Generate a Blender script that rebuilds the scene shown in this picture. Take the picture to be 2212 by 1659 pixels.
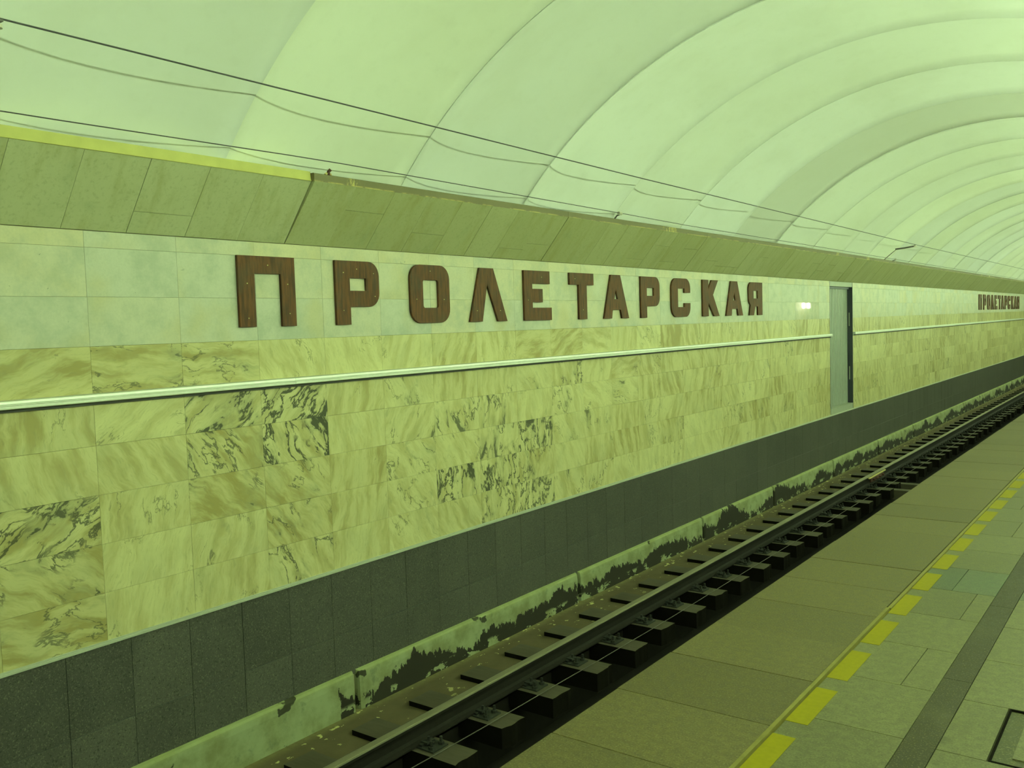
import bpy, bmesh, math, random
from mathutils import Vector, Matrix, Quaternion
random.seed(7)
S = bpy.context.scene
for o in list(bpy.data.objects): bpy.data.objects.remove(o)
COL = S.collection

# ------------------------------------------------------------------ camera
def cam_axes(y, p, r):
    fw = Vector((-math.sin(y)*math.cos(p), math.cos(y)*math.cos(p), math.sin(p)))
    rt = Vector((math.cos(y), math.sin(y), 0)); up = rt.cross(fw)
    c, s = math.cos(r), math.sin(r)
    return rt*c + up*s, -rt*s + up*c, fw
R_, U_, F_ = cam_axes(0.640937669, -0.0640349101, -0.0313371661)
cd = bpy.data.cameras.new('camera'); cam = bpy.data.objects.new('camera', cd); COL.objects.link(cam)
cd.sensor_fit = 'HORIZONTAL'; cd.sensor_width = 36; cd.lens = 1947.47561/2212*36
cd.clip_start = 0.05; cd.clip_end = 200
cam.matrix_world = Matrix(((R_.x, U_.x, -F_.x, 5.2), (R_.y, U_.y, -F_.y, 0), (R_.z, U_.z, -F_.z, 1.673), (0, 0, 0, 1)))
S.camera = cam
# ------------------------------------------------------------------ world and exposure
w = bpy.data.worlds.new('underground'); S.world = w; w.use_nodes = True
w.node_tree.nodes['Background'].inputs[0].default_value = (0.005, 0.006, 0.004, 1)
S.view_settings.view_transform = 'Standard'; S.view_settings.look = 'None'
S.view_settings.gamma = 1; S.view_settings.use_curve_mapping = False
S.view_settings.exposure = 0.0
TUBE_COL = (0.700, 1.0, 0.53)          # greenish fluorescent light of the station
TUBE_STR = 196.0

# ------------------------------------------------------------------ node helpers
class NT:
    def __init__(s, name):
        s.m = bpy.data.materials.new(name); s.m.use_nodes = True
        s.t = s.m.node_tree; s.b = s.t.nodes['Principled BSDF']
    def n(s, typ, **kw):
        nd = s.t.nodes.new(typ)
        for k, v in kw.items():
            if k == 'ins':
                for kk, vv in v.items(): s.set(nd.inputs[kk], vv)
            else: setattr(nd, k, v)
        return nd
    def set(s, sock, v):
        if isinstance(v, bpy.types.NodeSocket): s.t.links.new(v, sock)
        else:
            if isinstance(v, tuple) and len(v) == 3 and sock.type == 'RGBA': v = v + (1,)
            sock.default_value = v
    def math(s, op, a, b=None, c=None, clamp=False):
        nd = s.n('ShaderNodeMath', operation=op, use_clamp=clamp)
        for i, v in enumerate((a, b, c)):
            if v is not None: s.set(nd.inputs[i], v)
        return nd.outputs[0]
    def vmath(s, op, a, b):
        nd = s.n('ShaderNodeVectorMath', operation=op)
        s.set(nd.inputs[0], a); s.set(nd.inputs[1], b)
        return nd.outputs[0]
    def noise(s, vec, scale, detail=3, rough=.55, out='Fac', dist=0.0):
        nd = s.n('ShaderNodeTexNoise', ins={'Vector': vec, 'Scale': scale, 'Detail': detail, 'Roughness': rough, 'Distortion': dist})
        return nd.outputs[out]
    def step(s, v, a, b):
        nd = s.n('ShaderNodeMapRange', interpolation_type='SMOOTHSTEP')
        s.set(nd.inputs['Value'], v); s.set(nd.inputs['From Min'], a); s.set(nd.inputs['From Max'], b)
        return nd.outputs[0]
    def mix(s, f, a, b, typ='MIX'):
        nd = s.n('ShaderNodeMix', data_type='RGBA', blend_type=typ)
        s.set(nd.inputs[0], f); s.set(nd.inputs[6], a); s.set(nd.inputs[7], b)
        return nd.outputs[2]
    def objco(s): return s.n('ShaderNodeTexCoord').outputs['Object']
    def pos(s): return s.n('ShaderNodeNewGeometry').outputs['Position']
    def bump(s, h, strength=.2, dist=.002):
        nd = s.n('ShaderNodeBump', ins={'Height': h, 'Strength': strength, 'Distance': dist})
        s.t.links.new(nd.outputs[0], s.b.inputs['Normal'])
    def fin(s, col=None, rough=.5, metal=0.0, spec=None, k=None):
        if k: col = s.mix(1.0, col, k, 'MULTIPLY')
        if col is not None: s.set(s.b.inputs['Base Color'], col)
        s.set(s.b.inputs['Roughness'], rough); s.set(s.b.inputs['Metallic'], metal)
        if spec is not None: s.set(s.b.inputs['Specular IOR Level'], spec)
        return s.m

def simple(name, col, rough=.6, metal=0.0, var=.25, scale=12, spec=.5):
    t = NT(name); n = t.noise(t.pos(), scale, 4)
    c = t.mix(n, tuple(x*(1-var) for x in col), tuple(min(1, x*(1+var)) for x in col))
    return t.fin(c, rough, metal, spec)

def sep_src(t, src):
    """three per-piece numbers and a seed: from the object's colour, or from a face attribute on joined pieces"""
    if src == 'object':
        oi = t.n('ShaderNodeObjectInfo'); c = oi.outputs['Color']; seed = oi.outputs['Random']
    else:
        at = t.n('ShaderNodeAttribute', attribute_name='piece'); c = at.outputs['Color']; seed = at.outputs['Alpha']
    sp = t.n('ShaderNodeSeparateColor', ins={0: c})
    return sp.outputs[0], sp.outputs[1], sp.outputs[2], seed

def mat_marble(src):
    """R = tan tone, G = dark vein amount, B = direction of the streaks (x pi)"""
    t = NT('veined_marble_' + src); R, G, B, seed = sep_src(t, src)
    p = t.objco()
    off = t.n('ShaderNodeCombineXYZ', ins={0: t.math('MULTIPLY', seed, 37.0), 1: t.math('MULTIPLY', seed, 91.0), 2: t.math('MULTIPLY', seed, 53.0)}).outputs[0]
    rot = t.n('ShaderNodeVectorRotate', rotation_type='X_AXIS', ins={'Vector': p, 'Angle': t.math('MULTIPLY', B, math.pi)}).outputs[0]
    rot = t.vmath('ADD', rot, off)
    wv = t.noise(rot, 3.2, 3, .5, 'Color')
    warp = t.vmath('MULTIPLY', t.vmath('SUBTRACT', wv, (.5, .5, .5)), (.16, .22, .16))
    q = t.vmath('ADD', rot, warp)
    st = t.vmath('MULTIPLY', q, (1.0, 1.0, 5.0))            # long along local y
    st2 = t.vmath('MULTIPLY', q, (1.0, 1.0, 2.6))
    streak = t.noise(st, 2.3, 5, .6)
    cloud = t.noise(q, 3.5, 4, .6)
    fine = t.noise(st, 16, 4, .65)
    tanf = t.math('ADD', t.math('MULTIPLY', t.step(streak, .39, .68), t.math('MULTIPLY_ADD', R, .55, .38)),
                  t.math('MULTIPLY', R, .42), clamp=True)
    c = t.mix(tanf, (.90, .74, .45), (.48, .355, .155))
    c = t.mix(t.math('MULTIPLY', t.step(cloud, .45, .75), .5), c, (.62, .53, .33))
    c = t.mix(t.math('MULTIPLY', t.step(fine, .50, .74), .38), c, (.38, .32, .19))
    # veins: thin crooked ridges, denser with G
    n1 = t.noise(st2, 3.3, 6, .60, dist=.35)
    ridge = t.math('ABSOLUTE', t.math('SUBTRACT', n1, .5))
    wdt = t.math('MULTIPLY_ADD', G, .034, .005)
    v1 = t.math('SUBTRACT', 1.0, t.step(ridge, t.math('MULTIPLY', wdt, .3), wdt))
    where = t.step(t.noise(q, 3.4, 2, .5), t.math('MULTIPLY_ADD', G, -.30, .64), t.math('MULTIPLY_ADD', G, -.25, .70))
    v1 = t.math('MULTIPLY', v1, where)
    # dark clumps
    n2 = t.noise(st2, 2.8, 6, .60, dist=.5)
    v2 = t.step(n2, t.math('MULTIPLY_ADD', G, -.20, .765), t.math('MULTIPLY_ADD', G, -.20, .795))
    vv = t.math('MAXIMUM', v1, v2)
    vv = t.math('MULTIPLY', vv, t.math('MULTIPLY_ADD', G, .55, .38), clamp=True)
    halo = t.step(n2, t.math('MULTIPLY_ADD', G, -.20, .66), t.math('MULTIPLY_ADD', G, -.20, .80))
    c = t.mix(t.math('MULTIPLY', halo, .5), c, (.33, .29, .18))
    c = t.mix(vv, c, (.075, .072, .055))
    return t.fin(c, .32, 0, .14, k=(.68, .775, .69))

def mat_white(src):
    t = NT('white_marble_' + src); R, G, B, seed = sep_src(t, src)
    p = t.vmath('ADD', t.objco(), t.n('ShaderNodeCombineXYZ', ins={0: t.math('MULTIPLY', seed, 31.0), 1: t.math('MULTIPLY', seed, 77.0), 2: t.math('MULTIPLY', seed, 19.0)}).outputs[0])
    a = t.noise(p, 4.5, 5, .65); f = t.noise(p, 60, 3, .6)
    c = t.mix(R, (.70, .69, .59), (.78, .70, .48))
    c = t.mix(t.math('MULTIPLY', t.step(a, .40, .68), .62), c, (.47, .50, .41))
    c = t.mix(t.math('MULTIPLY', t.step(t.noise(p, 2.2, 3, .5), .50, .72), .6), c, (.66, .58, .34))
    c = t.mix(t.math('MULTIPLY', t.step(f, .35, .75), .16), c, (.38, .40, .33))
    sp = t.step(t.noise(p, 13, 4, .6, dist=.6), .70, .76)
    c = t.mix(t.math('MULTIPLY', sp, .75), c, (.18, .20, .17))
    return t.fin(c, t.math('MULTIPLY_ADD', G, -.375, .40), 0, .13, k=(.76, .765, .74))

def mat_granite(src):
    t = NT('dark_granite_' + src); R, G, B, seed = sep_src(t, src)
    p = t.pos()
    f = t.noise(p, 105, 3, .7); m = t.noise(p, 3.0, 4, .6); k = t.noise(p, 75, 2, .6)
    c = t.mix(R, (.066, .064, .056), (.092, .088, .075))
    c = t.mix(t.math('MULTIPLY', t.step(m, .4, .75), .45), c, (.115, .110, .092))
    c = t.mix(t.math('MULTIPLY', t.step(k, .44, .30), .85), c, (.018, .018, .016))
    c = t.mix(t.math('MULTIPLY', t.step(f, .54, .66), .85), c, (.20, .185, .135))
    drips = t.noise(t.vmath('MULTIPLY', p, (1, 9, .5)), 2.0, 3, .6)
    c = t.mix(t.math('MULTIPLY', t.step(drips, .60, .80), .25), c, (.16, .16, .13))
    return t.fin(c, .33, 0, .5, k=(.84, .86, .84))

def mat_cornice():
    t = NT('cornice_stone'); R, G, B, seed = sep_src(t, 'object')
    p = t.vmath('ADD', t.objco(), t.n('ShaderNodeCombineXYZ', ins={0: t.math('MULTIPLY', seed, 31.0), 1: t.math('MULTIPLY', seed, 77.0), 2: t.math('MULTIPLY', seed, 19.0)}).outputs[0])
    st = t.vmath('MULTIPLY', p, (1.0, 3.5, 1.0))
    a = t.noise(st, 2.4, 5, .6); f = t.noise(p, 40, 4, .65); d = t.noise(p, 4, 4, .6)
    c = t.mix(R, (.46, .43, .27), (.60, .57, .43))
    c = t.mix(t.math('MULTIPLY', t.step(a, .45, .75), .55), c, (.38, .33, .15))
    c = t.mix(t.math('MULTIPLY', t.step(d, .55, .78), .45), c, (.34, .36, .25))
    c = t.mix(t.math('MULTIPLY', t.step(f, .48, .75), .30), c, (.25, .22, .11))
    return t.fin(c, .40, 0, .35, k=(.80, .85, .70))

def mat_slab():
    """paving: the piece's own colour with stone speckle and trodden dirt"""
    t = NT('paving_granite'); oi = t.n('ShaderNodeObjectInfo'); p = t.pos()
    c0 = oi.outputs['Color']
    f = t.noise(p, 125, 2, .7); m = t.noise(p, 26, 4, .7); l = t.noise(p, 2.6, 4, .6)
    c = t.mix(t.step(m, .30, .72), t.mix(.75, (0, 0, 0), c0), t.mix(1.0, c0, (1.28, 1.30, 1.32), 'MULTIPLY'))
    c = t.mix(t.math('MULTIPLY', t.step(f, .55, .68), .6), c, (.26, .24, .17))
    c = t.mix(t.math('MULTIPLY', t.step(f, .44, .32), .6), c, (.05, .048, .034))
    c = t.mix(t.math('MULTIPLY', t.step(l, .52, .78), .35), c, (.12, .11, .07))
    stain = t.noise(t.vmath('ADD', p, (3.3, .35, 0)), 6.5, 4, .6)
    c = t.mix(t.math('MULTIPLY', t.step(stain, .66, .74), .45), c, (.055, .055, .045))
    return t.fin(c, t.math('MULTIPLY_ADD', m, .3, .42), 0, .25, k=(.585, .59, .375))

def mat_plaster():
    t = NT('vault_plaster'); oi = t.n('ShaderNodeObjectInfo'); p = t.pos()
    a = t.noise(p, .9, 4, .55); f = t.noise(p, 9, 4, .6)
    c = t.mix(t.math('MULTIPLY', t.step(a, .40, .75), .22), oi.outputs['Color'], (.62, .60, .46))
    c = t.mix(t.math('MULTIPLY', t.step(f, .5, .8), .06), c, (.50, .48, .36))
    return t.fin(c, .75, 0, .2)

def mat_kerb():
    t = NT('peeling_kerb_paint'); p = t.pos()
    sp = t.n('ShaderNodeSeparateXYZ', ins={0: p}); Y, Z = sp.outputs[1], sp.outputs[2]
    h = t.math('DIVIDE', t.math('ADD', Z, 1.34), .36)
    big = t.n('ShaderNodeTexNoise', noise_dimensions='1D', ins={'W': t.math('ADD', Y, 3.1), 'Scale': .9, 'Detail': 2.0, 'Roughness': .6}).outputs[0]
    jag = t.noise(t.vmath('MULTIPLY', p, (1, 1.0, .45)), 15, 4, .7)
    far = t.step(Y, 4.2, 9.0)
    b = t.math('ADD', t.math('MULTIPLY_ADD', t.math('SUBTRACT', big, .5), 1.35, .50), t.math('MULTIPLY', t.math('SUBTRACT', jag, .5), .85))
    b = t.math('ADD', b, t.math('MULTIPLY', far, .10))
    light1 = t.step(t.math('MULTIPLY_ADD', jag, .16, Y), 4.655, 4.665)
    spot = t.step(t.noise(t.vmath('MULTIPLY', p, (1, 1, 1.4)), 2.6, 4, .6), .66, .68)
    dark = t.step(t.math('SUBTRACT', b, h), -.015, .015)
    dark = t.math('MAXIMUM', t.math('MULTIPLY', dark, light1), t.math('MULTIPLY', spot, .9))
    flake = t.math('MULTIPLY', t.step(t.noise(t.vmath('MULTIPLY', p, (1, .8, 1.6)), 5.5, 4, .65), .55, .57), t.step(h, .36, .26))
    dark = t.math('MULTIPLY', dark, t.math('SUBTRACT', 1.0, flake))
    # fresh paint at the near block; top-lip highlight put into the colour
    base = t.mix(t.step(t.noise(p, 4, 5, .65), .35, .7), (.33, .33, .20), (.22, .205, .10))
    base = t.mix(t.math('MULTIPLY', t.step(t.noise(p, 9, 4, .6), .58, .75), .55), base, (.13, .13, .08))
    base = t.mix(t.math('MULTIPLY', t.step(h, .86, .99), .5), base, (.40, .40, .17))
    c = t.mix(dark, base, (.030, .024, .018))
    t.bump(t.math('SUBTRACT', 1.0, dark), .6, .004)
    return t.fin(c, .8, 0, .2, k=(.80, .88, .82))

def mat_bed():
    t = NT('track_concrete'); p = t.pos()
    sp = t.n('ShaderNodeSeparateXYZ', ins={0: p})
    c = t.mix(t.noise(p, 6, 5, .65), (.062, .050, .026), (.115, .092, .048))
    fl = t.noise(t.vmath('MULTIPLY', p, (1.3, .8, 1)), 11, 4, .6)
    near = t.step(sp.outputs[0], .75, .15)
    m = t.math('MULTIPLY', t.step(t.math('ADD', fl, t.math('MULTIPLY', near, .05)), .68, .69), near)
    c = t.mix(m, c, (.44, .40, .16))
    dust = t.math('MULTIPLY', t.step(sp.outputs[0], .16, .05), .5)
    c = t.mix(t.math('MULTIPLY', dust, t.noise(p, 25, 3, .6)), c, (.30, .27, .10))
    return t.fin(c, .85, 0, .2)

def mat_sleeper():
    t = NT('oily_sleeper'); p = t.pos()
    c = t.mix(t.noise(t.vmath('MULTIPLY', p, (1, 6, 6)), 5, 5, .65), (.036, .031, .020), (.080, .068, .043))
    fl = t.noise(p, 12, 4, .6)
    c = t.mix(t.math('MULTIPLY', t.step(fl, .72, .73), .9), c, (.40, .37, .18))
    return t.fin(c, .7, 0, .25)

def mat_wood():
    t = NT('stained_wood'); p = t.objco(); oi = t.n('ShaderNodeObjectInfo')
    p = t.vmath('ADD', p, t.n('ShaderNodeCombineXYZ', ins={1: t.math('MULTIPLY', oi.outputs['Random'], 40.0)}).outputs[0])
    g = t.noise(t.vmath('MULTIPLY', p, (1, 9, 1)), 5, 5, .65)
    l = t.noise(p, 6, 3, .6)
    c = t.mix(t.step(g, .3, .72), (.066, .034, .019), (.170, .066, .026))
    c = t.mix(t.math('MULTIPLY', t.step(l, .4, .75), .55), c, (.085, .060, .036))
    return t.fin(c, .6, 0, .18, k=(.86, .88, .80))

def mat_lip():
    t = NT('lip_paint'); p = t.pos()
    f = t.noise(t.vmath('MULTIPLY', p, (1, 1, .25)), 34, 4, .7)
    l = t.noise(t.vmath('MULTIPLY', p, (1, .35, 0)), 3.4, 2, .5)
    sc = t.math('MULTIPLY', t.step(f, .50, .56), t.step(l, .60, .66))
    sp = t.n('ShaderNodeSeparateXYZ', ins={0: p})
    low = t.math('MULTIPLY', t.step(sp.outputs[2], 2.735, 2.718), t.step(t.noise(p, 7, 3, .6), .40, .60))
    c = t.mix(t.noise(p, 5, 3), (.130, .112, .052), (.175, .150, .075))
    c = t.mix(t.math('MAXIMUM', sc, t.math('MULTIPLY', low, .7)), c, (.72, .60, .18))
    return t.fin(c, .6, 0, .3)

M = {}
M['marble'] = mat_marble('object'); M['marble_far'] = mat_marble('attr')
M['white'] = mat_white('object'); M['white_far'] = mat_white('attr')
M['granite'] = mat_granite('object'); M['granite_far'] = mat_granite('attr')
M['cornice'] = mat_cornice(); M['slab'] = mat_slab(); M['plaster'] = mat_plaster()
M['kerb'] = mat_kerb(); M['bed'] = mat_bed(); M['sleeper'] = mat_sleeper(); M['wood'] = mat_wood(); M['lip'] = mat_lip()
M['grout'] = simple('grout', (.42, .38, .24), .9, var=.2)
M['plainwhite'] = simple('plain_white_marble', (.70, .69, .60), .5, var=.12, scale=3)
M['grout_dark'] = simple('paving_grout', (.05, .048, .035), .9, var=.2)
M['concrete'] = simple('grey_concrete', (.16, .155, .13), .85)
M['shade_dark'] = simple('shade_dark_concrete', (.014, .012, .009), .95, spec=.1)  # near-black concrete; in the track trough it paints the deep shade
M['shade_and_rim'] = simple('shade_and_rim_black', (.007, .006, .004), .95, spec=.03)  # sleeper ends and sides: shade put into the colour; also the hatch rim's black
M['alu'] = simple('brushed_aluminium', (.62, .63, .57), .42, .55, .10, 30)
M['edging'] = simple('pale_edging', (.50, .52, .42), .4, .2, .08, 30)
M['rail_shadow'] = simple('rail_shadow_band', (.06, .058, .05), .8)  # dark band that paints the shadow below the aluminium rail
M['alu_dull'] = simple('dull_aluminium', (.62, .62, .57), .4, 1.0, .1, 30)
M['door'] = simple('grey_green_door_paint', (.31, .34, .29), .45, 0, .12, 6)
M['doorframe'] = simple('dark_blue_frame', (.040, .045, .06), .5, 0, .15)
M['doortrim'] = simple('grey_frame_paint', (.30, .32, .25), .5, 0, .12)
M['yellow'] = simple('yellow_marking', (.185, .155, .0015), .7, 0, .16, 40, .15)
M['yellowstrip'] = simple('yellow_strip', (.150, .128, .030), .6, 0, .3, 18, .2)
M['fillet'] = simple('yellowed_plaster', (.50, .47, .15), .7, 0, .18, 9)
M['railside'] = simple('dark_rail_steel', (.014, .012, .009), .7, .0, .3, 30, .12)
M['railtop'] = simple('worn_rail_steel', (.26, .24, .16), .40, .6, .15, 60)
M['steel'] = simple('greasy_steel', (.020, .021, .017), .65, .0, .4, 50, .25)
M['cable'] = simple('dark_cable', (.045, .04, .045), .6)
M['cablegrey'] = simple('grimy_cable', (.085, .075, .055), .7)
M['bracket'] = simple('bracket_steel', (.12, .11, .10), .5, .4)
M['porcelain'] = simple('porcelain', (.55, .52, .42), .3)
M['rust'] = simple('rusty_red_steel', (.075, .030, .020), .7, .2, .4, 40)
M['joint'] = simple('pale_yellow', (.50, .42, .16), .5)
M['housing'] = simple('lamp_housing', (.5, .5, .46), .5)
def emit(name, col, st):
    m = bpy.data.materials.new(name); m.use_nodes = True; b = m.node_tree.nodes['Principled BSDF']
    b.inputs['Base Color'].default_value = (.8, .8, .8, 1); b.inputs['Emission Color'].default_value = col + (1,); b.inputs['Emission Strength'].default_value = st
    return m
M['tube'] = emit('fluorescent_tube', TUBE_COL, TUBE_STR)
M['bulb'] = emit('sconce_bulb', (1.0, .98, .70), 60.0)

# ------------------------------------------------------------------ mesh helpers
def mesh(name, V, Fc, mats=(), midx=None, smooth=False):
    me = bpy.data.meshes.new(name); me.from_pydata([tuple(v) for v in V], [], Fc); me.update()
    for m in mats: me.materials.append(m)
    if midx: me.polygons.foreach_set('material_index', midx)
    if smooth: me.polygons.foreach_set('use_smooth', [True]*len(me.polygons))
    bm = bmesh.new(); bm.from_mesh(me); bmesh.ops.recalc_face_normals(bm, faces=bm.faces); bm.to_mesh(me); bm.free()
    return me
class MB:
    def __init__(s): s.V = []; s.F = []; s.mi = []
    def box(s, x0, x1, y0, y1, z0, z1, mi=0):
        b = len(s.V)
        s.V += [(x, y, z) for x in (x0, x1) for y in (y0, y1) for z in (z0, z1)]
        for f in ((0, 1, 3, 2), (4, 6, 7, 5), (0, 4, 5, 1), (2, 3, 7, 6), (0, 2, 6, 4), (1, 5, 7, 3)): s.F.append([b+i for i in f]); s.mi.append(mi)
        return s
    def sweep(s, prof, y0, y1, mi=0, mis=None):
        """closed profile in (x,z) swept along y"""
        b = len(s.V); n = len(prof)
        s.V += [(p[0], y0, p[1]) for p in prof] + [(p[0], y1, p[1]) for p in prof]
        for i in range(n):
            j = (i+1) % n; s.F.append([b+i, b+j, b+n+j, b+n+i]); s.mi.append(mis[i] if mis else mi)
        s.F.append([b+i for i in range(n)]); s.mi.append(mi); s.F.append([b+n+i for i in range(n)]); s.mi.append(mi)
        return s
    def tube(s, pts, r, k=6, mi=0):
        b = len(s.V); pts = [Vector(p) for p in pts]; n = len(pts)
        for i, p in enumerate(pts):
            d = (pts[min(i+1, n-1)] - pts[max(i-1, 0)]).normalized()
            a = d.cross(Vector((0, 0, 1)))
            if a.length < .05: a = d.cross(Vector((1, 0, 0)))
            a.normalize(); c = d.cross(a)
            for j in range(k):
                an = 2*math.pi*j/k; s.V.append(tuple(p + (a*math.cos(an) + c*math.sin(an))*r))
        for i in range(n-1):
            for j in range(k):
                s.F.append([b+i*k+j, b+i*k+(j+1) % k, b+(i+1)*k+(j+1) % k, b+(i+1)*k+j]); s.mi.append(mi)
        s.F.append([b+j for j in range(k)]); s.mi.append(mi); s.F.append([b+(n-1)*k+j for j in range(k)]); s.mi.append(mi)
        return s
    def make(s, name, mats, smooth=False):
        if not isinstance(mats, (list, tuple)): mats = [mats]
        return mesh(name, s.V, s.F, mats, s.mi, smooth)
def link(name, data, parent=None, loc=(0, 0, 0), rot=None, color=None, **props):
    o = bpy.data.objects.new(name, data); COL.objects.link(o); o.location = loc
    if rot: o.rotation_euler = rot
    if parent: o.parent = parent
    if color: o.color = color
    for k, v in props.items(): o[k] = v
    return o
def struct(name, data, label, cat, **kw): return link(name, data, None, kind='structure', label=label, category=cat, **kw)
def thing(name, data, label, cat, group=None, **kw):
    o = link(name, data, None, label=label, category=cat, **kw)
    if group: o['group'] = group
    return o
def box_at(name, sx, sy, sz, mat, bevel=0.0):
    """box centred in y,z; its front face at x = 0"""
    if bevel:
        b = bevel; hy, hz = sy/2, sz/2
        V = [(-b, -hy, -hz), (-b, hy, -hz), (-b, hy, hz), (-b, -hy, hz), (0, -hy+b, -hz+b), (0, hy-b, -hz+b), (0, hy-b, hz-b), (0, -hy+b, hz-b), (-sx, -hy, -hz), (-sx, hy, -hz), (-sx, hy, hz), (-sx, -hy, hz)]
        Fc = [[4, 5, 6, 7]] + [[i, (i+1) % 4, 4+(i+1) % 4, 4+i] for i in range(4)] + [[8+i, 8+(i+1) % 4, (i+1) % 4, i] for i in range(4)] + [[8, 9, 10, 11]]
        return mesh(name, V, Fc, [mat])
    return MB().box(-sx, 0, -sy/2, sy/2, -sz/2, sz/2).make(name, mat)

YMIN, YMAX = -4.0, 60.0
DOOR0, DOOR1 = 16.77, 18.20

# ------------------------------------------------------------------ track wall
wb = MB()
for (a, b, c, d) in ((YMIN, DOOR0, -1.75, 2.60), (DOOR1, YMAX, -1.75, 2.60), (DOOR0, DOOR1, -1.75, -.16), (DOOR0, DOOR1, 2.30, 2.60)):
    wb.box(-.45, -.02, a, b, c, d)
wb.box(-.45, -.40, DOOR0, DOOR1, -.16, 2.30)
wall = struct('wall_left', wb.make('wall_left', M['grout']), 'track wall faced with white and veined marble above dark granite', 'wall')
PW = .607
cols = [(2.80+PW*(k-1), PW) for k in range(-3, 24)]
cols = [(k, y, PW) for k, (y, _) in zip(range(-3, 24), cols)]
cols2 = [(k, DOOR1 + PW*(k-24), PW) for k in range(24, 24+69)]
ROWS_W = [(2.216, 2.314), (1.924, 2.216), (1.630, 1.924)]
ROWS_M = [(1.335, 1.630), (1.037, 1.335), (.739, 1.037), (.441, .739), (.143, .441), (-.158, .143)]
GAP = .0012
# (tone, veins, direction) read off the photograph, columns 0..9, rows from under the white band down
SP = {0: [(.85, .25, .90), (.55, .25, .45), (.45, .30, .40), (.60, .85, .85), (.80, .75, .20), (.85, .55, .05)],
      1: [(.65, .55, .02), (.05, .22, .80), (.45, .20, .30), (.40, .30, .55), (.08, .18, .60), (.15, .20, .55)],
      2: [(.65, .45, .02), (.35, .95, .80), (.75, .70, .30), (.80, .55, .20), (.30, .40, .60), (.40, .18, .55)],
      3: [(.20, .25, .35), (.25, 1.0, .75), (.45, 1.0, .35), (.70, .55, .25), (.75, .60, .30), (.35, .75, .38)],
      4: [(.10, .20, .40), (.45, .15, .58), (.25, .10, .45), (.60, .10, .56), (.55, .15, .58), (.30, .10, .53)],
      5: [(.20, .20, .62), (.15, .35, .36), (.30, .45, .70), (.20, .55, .30), (.20, .40, .30), (.15, .35, .30)],
      6: [(.60, .15, .65), (.50, .15, .52), (.20, .70, .42), (.25, .35, .33), (.25, .95, .50), (.45, .35, .33)],
      7: [(.35, .25, .45), (.40, .40, .50), (.30, .70, .52), (.10, .75, .52), (.25, .95, .47), (.35, .70, .48)],
      8: [(.75, .15, .92), (.15, .40, .30), (.15, .20, .48), (.25, .90, .50), (.50, .55, .50), (.20, .85, .50)],
      9: [(.70, .20, .85), (.35, .70, .50), (.15, .45, .35), (.20, .30, .35), (.15, .30, .35), (.35, .45, .38)],
      10: [(.40, .15, .10), (.30, .20, .60), (.15, .35, .20), (.25, .35, .45), (.45, .30, .50), (.35, .40, .55)],
      11: [(.45, .20, .55), (.45, .35, .95), (.20, .45, .10), (.50, .20, .50), (.65, .30, .40), (.15, .20, .40)]}
rt = random.Random(3)
def piece(c, r):
    if c in SP: return SP[c][r]
    return (min(1, max(0, rt.gauss(.42 if r else .6, .28))), max(.05, min(.6, rt.gauss(.28, .14))), rt.uniform(.32, .66))
mesh_w = [box_at('white_tile', .018, PW-GAP, b-a-GAP, M['white'], .0007) for a, b in ROWS_W]
mesh_m = [box_at('marble_tile', .018, PW-GAP, b-a-GAP, M['marble'], .0007) for a, b in ROWS_M]
far_w, far_m, att_w, att_m = MB(), MB(), [], []
NEAR_COLS = cols + cols2[:13]
for k, y, wd in NEAR_COLS:
    for i, (a, b) in enumerate(ROWS_W):
        link('white_tile', mesh_w[i], wall, (rt.uniform(-.0004, .0004), y+wd/2, (a+b)/2), color=(min(1, max(0, rt.gauss(.3 if i else .6, .25))), 1.0 if (k in (21, 22) and i == 2) else 0, 0, 1))
    for i, (a, b) in enumerate(ROWS_M):
        link('marble_tile', mesh_m[i], wall, (rt.uniform(-.0004, .0004), y+wd/2, (a+b)/2), color=piece(k, i) + (1,))
for k, y, wd in cols2[13:]:
    for i, (a, b) in enumerate(ROWS_W):
        far_w.box(-.018, 0, y+GAP/2, y+wd-GAP/2, a+GAP/2, b-GAP/2); att_w += [(min(1, max(0, rt.gauss(.3, .25))), 0, 0, rt.random())]*6
    for i, (a, b) in enumerate(ROWS_M):
        far_m.box(-.018, 0, y+GAP/2, y+wd-GAP/2, a+GAP/2, b-GAP/2); att_m += [piece(k, i) + (rt.random(),)]*6
def with_attr(me, vals):
    at = me.attributes.new('piece', 'FLOAT_COLOR', 'FACE')
    at.data.foreach_set('color', [x for v in vals for x in v])
    return me
link('white_tile_field', with_attr(far_w.make('white_tile_field', M['white_far']), att_w), wall, kind='stuff')
link('marble_tile_field', with_attr(far_m.make('marble_tile_field', M['marble_far']), att_m), wall, kind='stuff')
# granite plinth slabs
GP = .4095; gy0 = 3.359 - GP*6
rows_g = [(-.670, -.172), (-1.02, -.670)]
mesh_g = [box_at('granite_slab', .018, GP-.003, b-a-.003, M['granite'], .0015) for a, b in rows_g]
far_g, att_g = MB(), []
for k in range(0, 146):
    y = gy0 + GP*k
    for i, (a, b) in enumerate(rows_g):
        v = (rt.random(), 0, 0)
        if k < 66: link('granite_slab', mesh_g[i], wall, (-.004+rt.uniform(-.001, .001), y+GP/2, (a+b)/2), color=v+(1,))
        else: far_g.box(-.022, -.004, y+.0015, y+GP-.0015, a+.0015, b-.0015); att_g += [v + (rt.random(),)]*6
link('granite_slab_field', with_attr(far_g.make('granite_slab_field', M['granite_far']), att_g), wall, kind='stuff')

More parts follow.
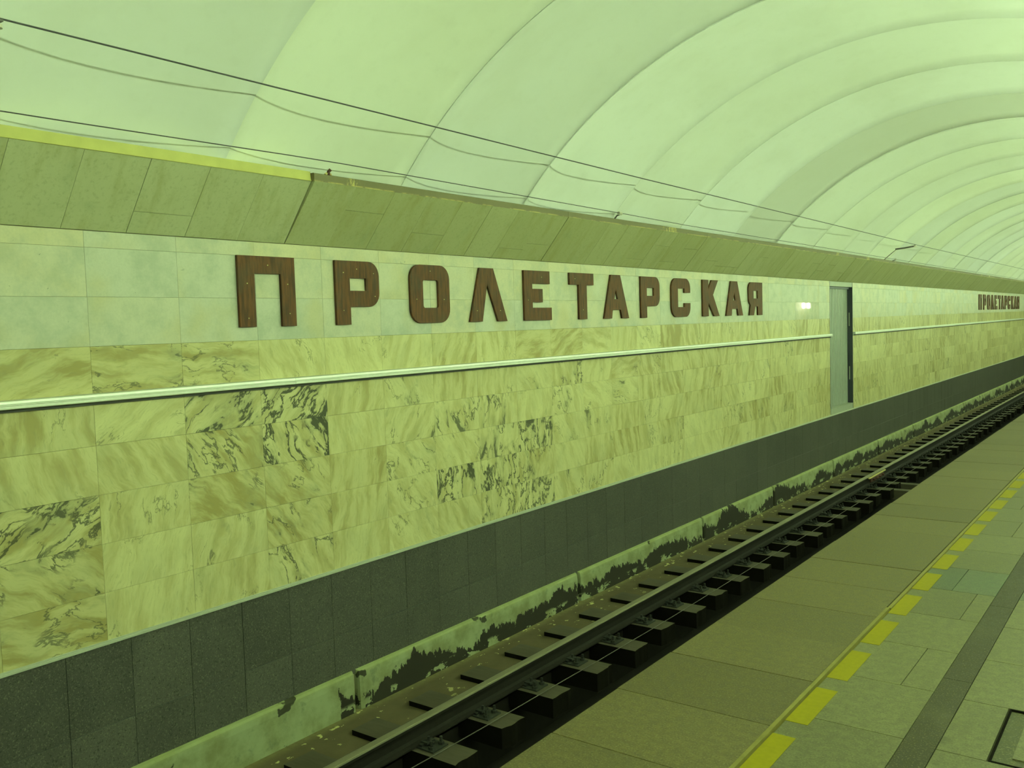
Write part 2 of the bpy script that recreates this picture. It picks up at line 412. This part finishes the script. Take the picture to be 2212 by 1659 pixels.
# aluminium strips: the upper rail and the lower edging
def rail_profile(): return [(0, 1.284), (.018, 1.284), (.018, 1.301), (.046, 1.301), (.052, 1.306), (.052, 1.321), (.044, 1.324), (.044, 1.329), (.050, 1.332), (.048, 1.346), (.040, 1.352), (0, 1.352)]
RAIL_MI = [1, 1, 1] + [0]*9  # lower step is near-black: shadow under the rail put into the colour
def strip(name, label, prof, y0, y1, mat, part, ln=2.95, phase=0.0, mis=None):
    root = struct(name, None, label, 'trim')
    y = y0
    nxt = y0 + phase if phase else y0 + ln
    while y < y1-.01:
        e = min(nxt, y1); link(part, MB().sweep(prof, y+.001, e-.001, 0, mis).make(part, mat), root); y = e; nxt = e + ln
    return root
strip('trim_1', 'grooved aluminium rail along the marble before the ribbed door', rail_profile(), YMIN, DOOR0, [M['alu'], M['rail_shadow']], 'rail_section', 2.43, 1.0, RAIL_MI)
strip('trim_2', 'grooved aluminium rail along the marble beyond the ribbed door', rail_profile(), DOOR1, YMAX, [M['alu'], M['rail_shadow']], 'rail_section', 2.43, 0.0, RAIL_MI)
ed = [(0, -.170), (.014, -.170), (.014, -.158), (.006, -.157), (.006, -.152), (.010, -.151), (.010, -.147), (0, -.146)]
strip('trim_3', 'thin aluminium edging between marble and dark granite plinth', ed, YMIN, YMAX, M['edging'], 'edging_section', 2.43, .9)

# ------------------------------------------------------------------ service door in the wall
DY = DOOR1 - DOOR0
dr = struct('door_1', None, 'tall grey-green ribbed service door recessed in the marble wall', 'door')
N = 15; V = []; Fc = []
y0, y1 = DOOR0+.03, DOOR1-.02; zb, zt = -.035, 2.20
pts = []
for i in range(N):
    a = y0 + (y1-y0)*i/N; st = (y1-y0)/N
    pts += [(a, -.120), (a+st*.35, -.120), (a+st*.45, -.098), (a+st*.90, -.098)]
pts.append((y1, -.120))
for (yy, xx) in pts: V += [(xx, yy, zb), (xx, yy, zt)]
for i in range(len(pts)-1): Fc.append([2*i, 2*i+2, 2*i+3, 2*i+1])
nb = len(V); V += [(-.15, y0, zb), (-.15, y0, zt), (-.15, y1, zb), (-.15, y1, zt)]
e = len(pts)*2-2
Fc += [[nb, nb+2, nb+3, nb+1], [0, 1, nb+1, nb], [e, e+1, nb+3, nb+2]]
Fc += [[nb] + [2*i for i in range(len(pts))] + [nb+2], [nb+1] + [2*i+1 for i in range(len(pts))] + [nb+3]]
leaf = link('ribbed_leaf', mesh('ribbed_leaf', V, Fc, [M['door']]), dr)
link('jamb', MB().box(-.38, -.001, DOOR1-.018, DOOR1+.004, -.16, 2.31).make('jamb', M['doorframe']), dr)
link('jamb', MB().box(-.38, -.001, DOOR0-.004, DOOR0+.018, -.16, 2.31).make('jamb', M['doorframe']), dr)
link('head_shadow_gap', MB().box(-.38, -.06, DOOR0, DOOR1, 2.185, 2.235).make('head_shadow_strip', M['doorframe']), dr).name = 'head_shadow_strip'  # dark strip painting the shadow line under the lintel
link('lintel_plate', MB().box(-.05, -.004, DOOR0+.004, DOOR1-.004, 2.225, 2.312).make('lintel_plate', M['doortrim']), dr)
link('sill_plate', MB().box(-.30, -.004, DOOR0+.004, DOOR1-.004, -.160, -.040).make('sill_plate', M['doortrim']), dr)
for z in (.55, 1.60):
    link('hinge', MB().box(-.072, -.055, DOOR1-.030, DOOR1-.016, z-.13, z+.13).make('hinge', M['doortrim']), dr)

# ------------------------------------------------------------------ slanted stone cornice
def cornice_slab(ln, f0, f1, x0, z0, x1, z1, th=.03):
    a = (x0+(x1-x0)*f0, z0+(z1-z0)*f0); b = (x0+(x1-x0)*f1, z0+(z1-z0)*f1)
    dx, dz = x1-x0, z1-z0; L = math.hypot(dx, dz); nx, nz = dz/L, -dx/L
    P = [a, b, (b[0]-nx*th, b[1]-nz*th), (a[0]-nx*th, a[1]-nz*th)]
    return MB().sweep(P, -ln/2, ln/2).make('cornice_slab', M['cornice'])
cor = struct('cornice_left', None, 'slanted stone cornice overhanging the track wall', 'cornice')
SEC = 3.23; SL = SEC/8
rc = random.Random(11)
sec0 = 4.28 - SEC*2
cm = {}
def get_cm(f0, f1, var):
    key = (round(f0, 3), round(f1, 3), var)
    if key not in cm:
        x0, x1 = ((0.002, .352), (0.002, .325))[var]
        g = .002/.53
        cm[key] = cornice_slab(SL-.003, f0+g, f1-g, x0, 2.316, x1, 2.722)
    return cm[key]
for sct in range(0, 18):
    ys = sec0 + SEC*sct; var = 1 if sct < 2 else 0
    for k in range(8):
        y = ys + SL*(k+.5) + (.006 if k == 0 else 0)
        tone = (.95 if sct < 2 else .25) + rc.uniform(-.12, .25)
        if sct < 2: tone = min(1, tone)
        cut = None
        if sct == 1 and k == 5: cut = .30
        elif sct == 1: cut = None
        elif rc.random() < .55: cut = rc.choice((.22, .36, .48, .62))
        offx = rc.uniform(-.002, .002)
        for (a, b) in (((0, cut), (cut, 1)) if cut else ((0, 1),)):
            link('cornice_slab', get_cm(a, b, var), cor, (offx, y, 0), color=(max(0, min(1, tone + rc.uniform(-.08, .08))), 0, 0, 1))
link('cornice_backing', MB().sweep([(-.02, 2.35), (.27, 2.685), (.27, 2.715), (-.02, 2.715)], YMIN, sec0+SEC*18).make('cornice_backing', M['shade_dark']), cor)
lipm = MB().sweep([(.270, 2.716), (.350, 2.722), (.354, 2.772), (.344, 2.778), (.270, 2.778)], 0, SEC-.004).make('cornice_lip', M['lip'])
for sct in range(2, 18): link('cornice_lip', lipm, cor, (0, sec0+SEC*sct+.002, 0), label='dull brown painted lip with scratches')
fil = [(.20, 2.712), (.330, 2.722)] + [(.330-.012*math.sin(t), 2.722+.066*(1-math.cos(t))) for t in [i*math.pi/16 for i in range(1, 9)]] + [(.20, 2.788)]
for sct in range(0, 2): link('cornice_lip', MB().sweep(fil, sec0+SEC*sct+.002, sec0+SEC*(sct+1)-.002).make('cornice_lip', M['fillet']), cor, label='yellowed plaster lip')

# ------------------------------------------------------------------ ribbed vault, one panel for each scallop
CX, CZ, RR = 3.2, .32, 3.81
ceil = struct('ceiling', None, 'pale scalloped vault of plaster panels over track and platform', 'ceiling')
VP = 1.615; v0 = 3.60 - VP*5; DEP = .20
A0 = math.asin((2.53-CZ)/(RR+.05))
rv = random.Random(5)
for k in range(0, 40):
    ya = v0 + VP*k; r0 = RR + rv.uniform(-.006, .012); dep = DEP + rv.uniform(-.02, .02)
    NU, NA = 14, 56; V = []; Fc = []
    for i in range(NU+1):
        u = i/NU; y = ya + .003 + (VP-.006)*u
        d = dep*(1-(2*u-1)**2)
        for j in range(NA+1):
            an = A0 + (math.pi-2*A0)*j/NA; r = r0 + d
            V.append((CX-r*math.cos(an), y, CZ+r*math.sin(an)))
    for i in range(NU):
        for j in range(NA):
            a = i*(NA+1)+j; Fc.append([a, a+1, a+NA+2, a+NA+1])
    # thickness: outer skin
    nV = len(V)
    for i in (0, NU):
        for j in range(NA+1):
            an = A0 + (math.pi-2*A0)*j/NA; r = r0 + .32
            V.append((CX-r*math.cos(an), ya + .003 + (VP-.006)*(i/NU), CZ+r*math.sin(an)))
    for j in range(NA):
        a, b = nV+j, nV+NA+1+j
        Fc += [[a, a+1, b+1, b], [j, j+1, a+1, a], [NU*(NA+1)+j, NU*(NA+1)+j+1, b+1, b]]
    me = bpy.data.meshes.new('vault_panel'); me.from_pydata(V, [], Fc); me.update(); me.materials.append(M['plaster'])
    sm = [i < NU*NA for i in range(len(Fc))]; me.polygons.foreach_set('use_smooth', sm)
    t = rv.uniform(-.06, .04); tb = rv.uniform(-.06, .03)
    col = (.905+t, .915+t, .865+t+tb, 1)
    if k == 10: col = (.74, .74, .69, 1)
    link('vault_panel', me, ceil, color=col)

# ------------------------------------------------------------------ track bed, kerb
bed = struct('track_bed', MB().box(-.02, .78, YMIN, YMAX, -1.90, -1.302).box(.78, .82, YMIN, YMAX, -1.90, -1.303, 1).box(.82, 2.40, YMIN, YMAX, -1.90, -1.80, 1).box(2.40, 3.20, YMIN, YMAX, -1.90, -1.272, 1).make('track_bed', [M['bed'], M['shade_dark']]),  # trough walls and floor: deep shade put into the colour
             'brown grimy concrete track bed with a dark trough', 'track bed')
kerb = struct('kerb', None, 'low concrete kerb with peeling paint below the granite', 'kerb')
kj = [-4.0, -1.5, 1.6, 4.77, 8.02, 11.14, 13.75, 16.80, 19.87, 22.95, 26.05, 29.1, 32.2, 35.3, 38.4, 41.5, 44.6, 47.7, 50.8, 53.9, 57, 60]
for a, b in zip(kj[:-1], kj[1:]):
    prof = [(-.02, -1.34), (.048, -1.34), (.040, -1.05), (.034, -1.005), (.024, -.990), (.006, -.985), (-.02, -.985)]
    mb = MB(); n = len(prof)
    ys = [(a+.022, .35), (a+.030, .8), (a+.06, 1.0), (b-.06, 1.0), (b-.030, .8), (b-.022, .35)]
    for (y, f) in ys: mb.V += [(p[0] if p[0] < 0 else p[0]*f, y, p[1]) for p in prof]
    for i in range(len(ys)-1):
        for j in range(n): mb.F.append([i*n+j, i*n+(j+1) % n, (i+1)*n+(j+1) % n, (i+1)*n+j]); mb.mi.append(0)
    mb.F.append(list(range(n))); mb.mi.append(0); mb.F.append([(len(ys)-1)*n+j for j in range(n)]); mb.mi.append(0)
    link('kerb_block', mb.make('kerb_block', M['kerb']), kerb)

# ------------------------------------------------------------------ sleepers with their fastenings
def ragged_sleeper(seed):
    r = random.Random(seed); mb = MB(); n = 7
    x0 = .315; V = mb.V
    e0 = 1.270 + r.uniform(-.02, .04); ends = [e0 + r.uniform(-.006, .006) for _ in range(n)]
    if r.random() < .4: ends[0] -= r.uniform(.02, .05); ends[1] -= .015
    for i in range(n):
        y = .25*i/(n-1)
        V += [(x0, y, -1.42), (x0, y, -1.262), (ends[i], y, -1.262), (ends[i], y, -1.42)]
    for i in range(n-1):
        for j in range(4): mb.F.append([i*4+j, i*4+(j+1) % 4, i*4+4+(j+1) % 4, i*4+4+j]); mb.mi.append(0)
    mb.F.append([0, 1, 2, 3]); mb.mi.append(0); b = (n-1)*4; mb.F.append([b, b+1, b+2, b+3]); mb.mi.append(0)
    mb.mi = [1 if (f == 2 or g) else 0 for f, g in zip([i % 4 for i in range(4*(n-1))] + [9, 9], [False]*(4*(n-1)) + [True, True])]  # end and long side faces near-black, their shade painted on
    return mb.make('sleeper_beam', [M['sleeper'], M['shade_and_rim']])
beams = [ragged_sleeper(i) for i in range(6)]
plate_m = MB().box(.675, 1.075, .045, .205, -1.263, -1.252).box(.93, .955, .06, .19, -1.252, -1.236).box(.765, .788, .06, .19, -1.252, -1.236).make('baseplate', M['steel'])
def bolt(x, y):
    mb = MB(); mb.tube([(x, y, -1.254), (x, y, -1.232)], .022, 6); mb.tube([(x, y, -1.232), (x, y, -1.196)], .011, 6); return mb
clip_m = MB().box(.925, .985, .085, .165, -1.238, -1.224).box(.955, 1.0, .10, .15, -1.252, -1.236).make('rail_clip', M['steel'])
b1 = bolt(.965, .125).make('bolt', M['steel']); b2 = bolt(1.035, .075).make('bolt', M['steel']); b3 = bolt(1.035, .175).make('bolt', M['steel'])
for k in range(-4, 72):
    y = 5.68 + .625*(k-4) + rc.uniform(-.012, .012)
    if y > 46: break
    s = thing('railway_sleeper', None, 'dark oily short sleeper carrying the rail beside the kerb', 'sleeper', 'short sleepers under the kerbside rail', loc=(0, y, 0))
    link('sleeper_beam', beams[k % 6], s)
    bp = link('baseplate', plate_m, s); link('rail_clip', clip_m, s)
    for bm_ in (b1, b2, b3): link('bolt', bm_, bp)

def rail_prof(xc, zt):
    h = [(-.036, -.012), (-.033, -.003), (-.025, 0), (.025, 0), (.033, -.003), (.036, -.012), (.036, -.032), (.010, -.045), (.008, -.075), (.010, -.118), (.030, -.132), (.066, -.140), (.066, -.152), (-.066, -.152), (-.066, -.140), (-.030, -.132), (-.010, -.118), (-.008, -.075), (-.010, -.045), (-.036, -.032)]
    return [(xc+x, zt+z) for x, z in h]
mis = [0]*20
for i in (0, 1, 2, 3, 4): mis[i] = 1
rail1 = thing('rail', MB().sweep(rail_prof(.860, -1.100), YMIN, YMAX, 0, mis).make('rail', [M['railside'], M['railtop']]), 'worn steel rail on short sleepers beside the kerb', 'rail')
thing('rail', MB().sweep(rail_prof(2.455, -1.120), YMIN, YMAX, 0, mis).make('rail', [M['railside'], M['railtop']]), 'steel rail in the shade below the platform edge', 'rail')
# insulated rail joint far along
fp = link('fishplate', MB().box(.878, .905, -.40, .40, -1.215, -1.142).make('fishplate', M['rust']), rail1, (0, 16.45, 0), label='reddish rusty fishplate')
link('joint_glint_bar', MB().box(.898, .918, -.55, .50, -1.136, -1.118).make('joint_glint_bar', M['joint']), rail1, (0, 16.45, 0), label='pale yellow bar painting the glint of the rail joint')  # added bar; yellowish reflection at the joint put into its colour
for y in (-.3, -.1, .1, .3): link('bolt', MB().tube([(.90, y, -1.178), (.945, y, -1.178)], .018, 6).make('bolt', M['rust']), fp)
for i, y in enumerate((15.955, 16.59)):
    thing('cross_beam', MB().box(.95, 2.39, y, y+.16, -1.46, -1.30).make('cross_beam', M['sleeper']), 'plain grey beam spanning the dark trough by the rail joint', 'beam', 'beams across the trough')
# thin cable lying on the sleepers
pts = [(1.095 + .075*max(0, min(1, (y-4)/2.5)) + .006*math.sin(y*1.7), y, -1.247 + .002*math.sin(y*2.3)) for y in [2 + .5*i for i in range(60)]]
thing('signal_cable', MB().tube(pts, .0035, 6).make('signal_cable', M['cablegrey'], True), 'thin cable running over the sleepers along the rail', 'cable')

# ------------------------------------------------------------------ platform
EDGE = 3.135
fl = struct('floor', MB().box(3.30, 6.75, YMIN, YMAX, -1.90, -.03).box(3.18, 3.30, YMIN, YMAX, -.30, -.03).make('floor', M['grout_dark']), 'granite-paved platform with a yellow warning line', 'floor')
rp = random.Random(21)
def slab(x0, x1, y0, y1, col, top=0.0, g=.004, name='paving_slab'):
    o = MB().box(x0+g/2, x1-g/2, y0+g/2, y1-g/2, -.032, top)
    v = rp.uniform(.88, 1.12)
    return link(name, o.make(name, M['slab']), fl, color=(col[0]*v, col[1]*v, col[2]*v, 1))
CA = (.140, .112, .062); CB = (.160, .146, .100); CBL = (.112, .126, .112); CDK = (.044, .036, .018)
for k in range(-4, 48):
    y = 2.966 + .538*k
    o = slab(EDGE+rp.uniform(-.003, .003), 3.857, y, y+.538, CA, rp.uniform(-.001, .001))
y = 2.966 + .538*48
slab(EDGE, 3.857, y, YMAX, CA)
PB = .5425
for k in range(-5, 44):
    y = 3.67 + PB*k; e = y + PB
    c = CBL if k in (4, 13) else CB
    spl = {1: 4.195, 3: 4.24, 4: 4.10, 7: 4.2, 9: 4.12}.get(k)
    if spl: slab(3.890, spl, y, e, c); slab(spl, 4.336, y, e, c)
    else: slab(3.890, 4.336, y, e, c)
slab(3.890, 4.336, 3.67+PB*44, YMAX, CB)
for k in range(-3, 20): slab(4.336, 4.456, 1.9+1.25*k, 3.15+1.25*k, CDK, .0, .003)
PC = .5475
for k in range(-6, 40):
    y = 3.645 + PC*k
    xs = [4.456, 5.04, 5.62, 6.40] if k % 2 else [4.456, 4.80, 5.40, 6.40]
    if k == 0:
        slab(4.456, 4.632, y, y+PC, CB); slab(5.20, 5.80, y, y+PC, CB); slab(5.80, 6.40, y, y+PC, CB); continue
    for a, b in zip(xs[:-1], xs[1:]): slab(a, b, y, y+PC, CBL if (k == 4 and a < 4.5) else CB)
# inset hatch in the paving
hy = 3.645
hat = thing('floor_hatch', None, 'stone-filled access hatch with a dark metal rim let into the paving', 'hatch', loc=(4.632, hy, 0))
fr = MB(); fr.box(.005, .012, .002, PC-.002, -.03, .001); fr.box(.556, .563, .002, PC-.002, -.03, .001); fr.box(.012, .556, .002, .012, -.03, .001); fr.box(.012, .556, PC-.012, PC-.002, -.03, .001)
link('hatch_rim', fr.make('hatch_rim', M['shade_and_rim']), hat)
link('hatch_seal', MB().box(.012, .556, .012, PC-.012, -.03, -.006).make('hatch_seal', M['slab']), hat, color=(.075, .07, .035, 1))
link('hatch_slab', MB().box(.075, .50, .075, PC-.075, -.03, -.001).make('hatch_slab', M['slab']), hat, color=(*CB, 1))
# yellow line
link('edge_strip', MB().sweep([(3.858, -.02), (3.861, .006), (3.879, .006), (3.882, -.02)], YMIN+.2, 5.30).make('edge_strip', M['yellowstrip']), fl, label='thin raised yellow strip')
link('edge_strip', MB().sweep([(3.864, -.02), (3.867, .005), (3.886, .005), (3.888, -.02)], 5.302, YMAX-.2).make('edge_strip', M['yellowstrip']), fl, label='thin raised yellow strip')
dm = MB().box(0, .094, 0, .405, -.002, .0015).make('yellow_dash', M['yellow'])
for k in range(-6, 70): link('yellow_dash', dm, fl, (3.890, 3.040+.5445*k, 0), label='bright yellow painted dash')

# ------------------------------------------------------------------ raised station name
def arc(cx, cy, r, a0, a1, n=7): return [(cx+r*math.cos(math.radians(a0+(a1-a0)*i/n)), cy+r*math.sin(math.radians(a0+(a1-a0)*i/n))) for i in range(n+1)]
def P_(W_, H):      # coordinates: x right in metres, y up from the letter's foot
    sw = .145; r = .11; bt = H*.28
    out = [(0, 0), (sw, 0), (sw, bt)] + arc(W_-r, bt+r, r, -90, 0) + arc(W_-r, H-r, r, 0, 90) + [(0, H)]
    return out, [[(sw, H*.533), (W_*.70, H*.533), (W_*.70, H*.73), (sw, H*.73)]]
def O_(W_, H):
    r = .12
    out = arc(r, r, r, 180, 270) + arc(W_-r, r, r, 270, 360) + arc(W_-r, H-r, r, 0, 90) + arc(r, H-r, r, 90, 180)
    a, b, c, d, q = W_*.31, W_*.71, H*.26, H*.74, .02
    return out, [arc(a+q, c+q, q, 180, 270, 3) + arc(b-q, c+q, q, 270, 360, 3) + arc(b-q, d-q, q, 0, 90, 3) + arc(a+q, d-q, q, 90, 180, 3)]
def fr_(pts, W_, H): return [(x*W_, (1-y)*H) for x, y in pts]
def Pi_(W_, H): return [(0, 0), (.135, 0), (.135, H-.122), (W_-.125, H-.122), (W_-.125, 0), (W_, 0), (W_, H), (0, H)], []
def L_(W_, H): return fr_([(0, 1), (.28, 0), (.64, 0), (1, 1), (.75, 1), (.47, .29), (.32, 1)], W_, H), []
def E_(W_, H): return fr_([(0, 0), (.95, 0), (.95, .26), (.29, .26), (.29, .365), (.67, .365), (.67, .635), (.29, .635), (.29, .745), (1, .745), (1, 1), (0, 1)], W_, H), []
def T_(W_, H): return fr_([(0, 0), (1, 0), (1, .255), (.70, .255), (.70, 1), (.37, 1), (.37, .255), (0, .255)], W_, H), []
def A_(W_, H): return fr_([(0, 1), (.29, 0), (.66, 0), (1, 1), (.72, 1), (.67, .80), (.335, .80), (.30, 1)], W_, H), [fr_([(.41, .555), (.48, .305), (.56, .555)], W_, H)]
def C_(W_, H):
    r = .13
    return arc(r, r, r, 180, 270) + arc(W_-r, r, r, 270, 360) + [(W_, H*.36), (W_*.69, H*.36), (W_*.69, H*.255), (W_*.33, H*.255), (W_*.33, H*.74), (W_*.69, H*.74), (W_*.69, H*.63), (W_, H*.63)] + arc(W_-r, H-r, r, 0, 90) + arc(r, H-r, r, 90, 180), []
def K_(W_, H): return fr_([(0, 0), (.335, 0), (.335, .27), (.55, 0), (.93, 0), (.61, .41), (1, 1), (.68, 1), (.335, .62), (.335, 1), (0, 1)], W_, H), []
def Ya_(W_, H):
    r = .11
    out = [(W_, 0), (W_, H)] + arc(r, H-r, r, 90, 180) + arc(r, H*.28+r, r*.9, 180, 250, 5) + [(W_*.05, 0), (W_*.37, 0), (W_*.47, H*.265), (W_*.67, H*.265), (W_*.67, 0)]
    return out, [[(W_*.35, H*.51), (W_*.67, H*.51), (W_*.67, H*.745), (W_*.35, H*.745)]]
def letter_mesh(name, fn, W_, H, th=.023):
    out, holes = fn(W_, H)
    cu = bpy.data.curves.new('tmp', 'CURVE'); cu.dimensions = '2D'; cu.fill_mode = 'BOTH'; cu.extrude = th/2
    for lp in [out] + holes:
        sp = cu.splines.new('POLY'); sp.points.add(len(lp)-1)
        for i, (x, y) in enumerate(lp): sp.points[i].co = (x, y, 0, 1)
        sp.use_cyclic_u = True
    ob = bpy.data.objects.new('tmp', cu); COL.objects.link(ob)
    me = bpy.data.meshes.new_from_object(ob.evaluated_get(bpy.context.evaluated_depsgraph_get()))
    bpy.data.objects.remove(ob); bpy.data.curves.remove(cu)
    for v in me.vertices: x, y, z = v.co; v.co = (z + th/2 + .001, x, y)   # text plane -> wall plane
    me.materials.clear(); me.materials.append(M['wood']); me.name = name
    bm = bmesh.new(); bm.from_mesh(me); bmesh.ops.remove_doubles(bm, verts=bm.verts, dist=1e-5); bmesh.ops.recalc_face_normals(bm, faces=bm.faces); bm.to_mesh(me); bm.free()
    return me
LET = [('П', Pi_, 3.855, 4.345, [(.07, .06), (.07, .30), (.25, .43), (.43, .09), (.42, .30)]), ('Р', P_, 4.738, 5.198, [(.07, .11), (.08, .40), (.22, .43), (.40, .40), (.41, .22)]),
       ('О', O_, 5.565, 6.063, [(.07, .2), (.42, .2), (.25, .44)]), ('Л', L_, 6.341, 6.899, [(.1, .1), (.45, .1)]), ('Е', E_, 7.187, 7.656, [(.06, .2), (.3, .43)]), ('Т', T_, 8.007, 8.484, [(.25, .1), (.1, .43)]),
       ('А', A_, 8.701, 9.257, [(.1, .06), (.46, .06)]), ('Р', P_, 9.557, 10.032, [(.07, .1), (.25, .43)]), ('С', C_, 10.358, 10.893, [(.08, .25), (.4, .06)]), ('К', K_, 11.278, 11.815, [(.08, .1), (.08, .4)]),
       ('А', A_, 12.051, 12.651, [(.1, .06), (.46, .06)]), ('Я', Ya_, 12.872, 13.411, [(.46, .1), (.3, .43)])]
ZB, HH = 1.724, .492
word = 'ПРОЛЕТАРСКАЯ'
scr = MB().tube([(0, 0, 0), (.004, 0, 0)], .0045, 6).make('screw_head', M['joint'])
ordn = ['first', 'second', 'third', 'fourth', 'fifth', 'sixth', 'seventh', 'eighth', 'ninth', 'tenth', 'eleventh', 'last']
for far in (0, 1):
    for i, (ch, fn, a, b, sc) in enumerate(LET):
        if not far: me = letter_mesh('sign_letter', fn, b-a, HH); LET[i] = (ch, fn, a, b, sc); word_m = globals().setdefault('LM', {}); word_m[i] = me
        y = a if not far else 31.70 + (a-3.855)*(40.35-31.70)/(13.411-3.855)
        lab = f'brown wooden letter {ch}, {ordn[i]} of the station name ' + ('on the wall before the ribbed door' if not far else 'on the wall far beyond the ribbed door')
        L = thing('sign_letter', LM[i], lab, 'letter', 'letters of the near station name' if not far else 'letters of the far station name', loc=(0.001, y, ZB))
        if not far and i < 6:
            for (sx, sz) in sc: link('screw_head', scr, L, (.0235, sx, sz))

# ------------------------------------------------------------------ cables above the cornice, their brackets
def lerp_pts(P, ys):
    o = []
    for y in ys:
        for (a, b) in zip(P[:-1], P[1:]):
            if a[0] <= y <= b[0]:
                t = (y-a[0])/(b[0]-a[0]); o.append((a[1]+(b[1]-a[1])*t, y, a[2]+(b[2]-a[2])*t)); break
    return o
yy = [-3 + .5*i for i in range(100)]
up = [(-4, .93, 3.13), (2.00, .93, 3.118), (8.0, .93, 3.075), (19.17, .93, 3.030), (36, .93, 3.02), (60, .93, 3.02)]
lo = [(-4, .41, 2.84), (2.2, .41, 2.832), (4.3, .41, 2.858), (8.42, .42, 2.826), (10, .41, 2.812), (19.81, .41, 2.802), (60, .41, 2.80)]
thing('overhead_cable', MB().tube(lerp_pts(up, yy), .0045, 6).make('overhead_cable', M['cable'], True), 'thin dark cable strung between bracket arms clear of the vault', 'cable')
thing('overhead_cable', MB().tube(lerp_pts(lo, yy), .0034, 6).make('overhead_cable', M['cable'], True), 'thin dark cable running just above the cornice lip', 'cable')
def cable_bracket(y, zt, lab):
    o = thing('cable_bracket', None, lab, 'bracket', loc=(0, y, 0))
    link('stay_rod', MB().tube([(.35, 0, 2.776), (.43, 0, 2.845), (.58, 0, zt-.065)], .007, 6).make('stay_rod', M['bracket']), o)
    arm = link('arm', MB().tube([(.56, 0, zt-.062), (.74, 0, zt-.050), (.905, 0, zt-.030)], .017, 6).make('arm', M['bracket']), o)
    link('insulator', MB().tube([(.93, 0, zt-.045), (.93, 0, zt-.03)], .030, 8).tube([(.93, 0, zt-.03), (.93, 0, zt-.014)], .020, 8).make('insulator', M['porcelain']), arm)
    link('clamp', MB().box(.915, .945, -.03, .03, zt-.014, zt-.005).make('clamp', M['bracket']), o)
cable_bracket(1.955, 3.118, 'bent steel bracket holding the upper cable at its raised end')
cable_bracket(19.17, 3.030, 'bent steel bracket holding the upper cable beyond the ribbed door')
def small_ins(y, z, lab, wire=True):
    o = thing('cable_insulator', None, lab, 'insulator', loc=(0, y, 0))
    link('pin', MB().tube([(.345, 0, 2.776), (.375, 0, z-.02), (.41, 0, z-.012)], .008, 6).make('pin', M['bracket']), o)
    link('knob', MB().tube([(.41, -.03, z), (.41, .03, z)], .018, 8).make('knob', M['porcelain' if wire else 'bracket']), o)
small_ins(8.42, 2.826, 'small dark insulator on the lip at mid span of the lower cable')
small_ins(19.81, 2.802, 'small pale insulator on the lip just past the steel bracket')
st = thing('hook_stub', None, 'rusty hook stub on the cornice lip where brown paint begins', 'hook', loc=(0, 4.42, 0))
link('stub', MB().tube([(.345, 0, 2.776), (.347, 0, 2.80), (.355, .012, 2.815)], .013, 6).make('stub', M['rust']), st)
link('crumbled_plaster', MB().tube([(.335, -.02, 2.776), (.335, .0, 2.79), (.335, .03, 2.778)], .014, 5).make('crumbled_plaster', M['joint']), st)

# ------------------------------------------------------------------ the platform side of the hall (behind the camera's view)
struct('wall_right', MB().box(6.42, 6.80, YMIN, YMAX, -.02, 2.60).make('wall_right', M['plainwhite']), 'plain stone wall behind the platform', 'wall')
struct('cornice_right', MB().sweep([(6.42, 2.316), (6.06, 2.70), (6.06, 2.74), (6.42, 2.74)], YMIN, YMAX).make('cornice_right', M['plainwhite']), 'slanted cornice carrying the lamps over the platform', 'cornice')
struct('wall_back', MB().box(-.5, 7.0, YMIN-.6, YMIN-.2, -1.9, 4.6).make('wall_back', M['plainwhite']), 'plain end wall of the hall at the near end', 'wall')
struct('wall_front', MB().box(-.5, 7.0, YMAX+.2, YMAX+.6, -1.9, 4.6).make('wall_front', M['shade_dark']), 'dark end wall of the hall at the far end', 'wall')
tube_m = MB().tube([(5.70, -.66, 2.72), (5.70, .66, 2.72)], .016, 8).make('lamp_tube', M['tube'])
hous_m = MB().box(5.735, 5.775, -.67, .67, 2.69, 2.745).box(5.68, 5.735, -.674, -.664, 2.69, 2.745).box(5.68, 5.735, .664, .674, 2.69, 2.745).tube([(5.77, -.4, 2.72), (6.058, -.4, 2.72)], .012).tube([(5.77, .4, 2.72), (6.058, .4, 2.72)], .012).make('lamp_housing', M['housing'])
for k in range(-3, 36):
    y = 2.6 + 1.36*k
    l = thing('fluorescent_lamp', None, 'bare fluorescent tube in a row on the platform-side cornice', 'lamp', 'fluorescent tubes on the platform-side cornice', loc=(0, y, 0))
    link('lamp_tube', tube_m, l); link('lamp_housing', hous_m, l)
sc = thing('wall_sconce', None, 'twin-bulb sconce on the platform-side wall', 'lamp', loc=(6.42, 34.1, 2.10))
link('backplate', MB().box(-.03, 0, -.40, .40, -.05, .05).make('backplate', M['housing']), sc)
for d in (-.27, .27):
    link('bulb', MB().tube([(-.16, d, -.10), (-.16, d, -.07), (-.16, d, .07), (-.16, d, .10)], .04, 10).make('bulb', M['bulb']), sc)
    link('holder', MB().tube([(-.03, d, 0), (-.11, d, 0)], .02, 6).make('holder', M['housing']), sc)
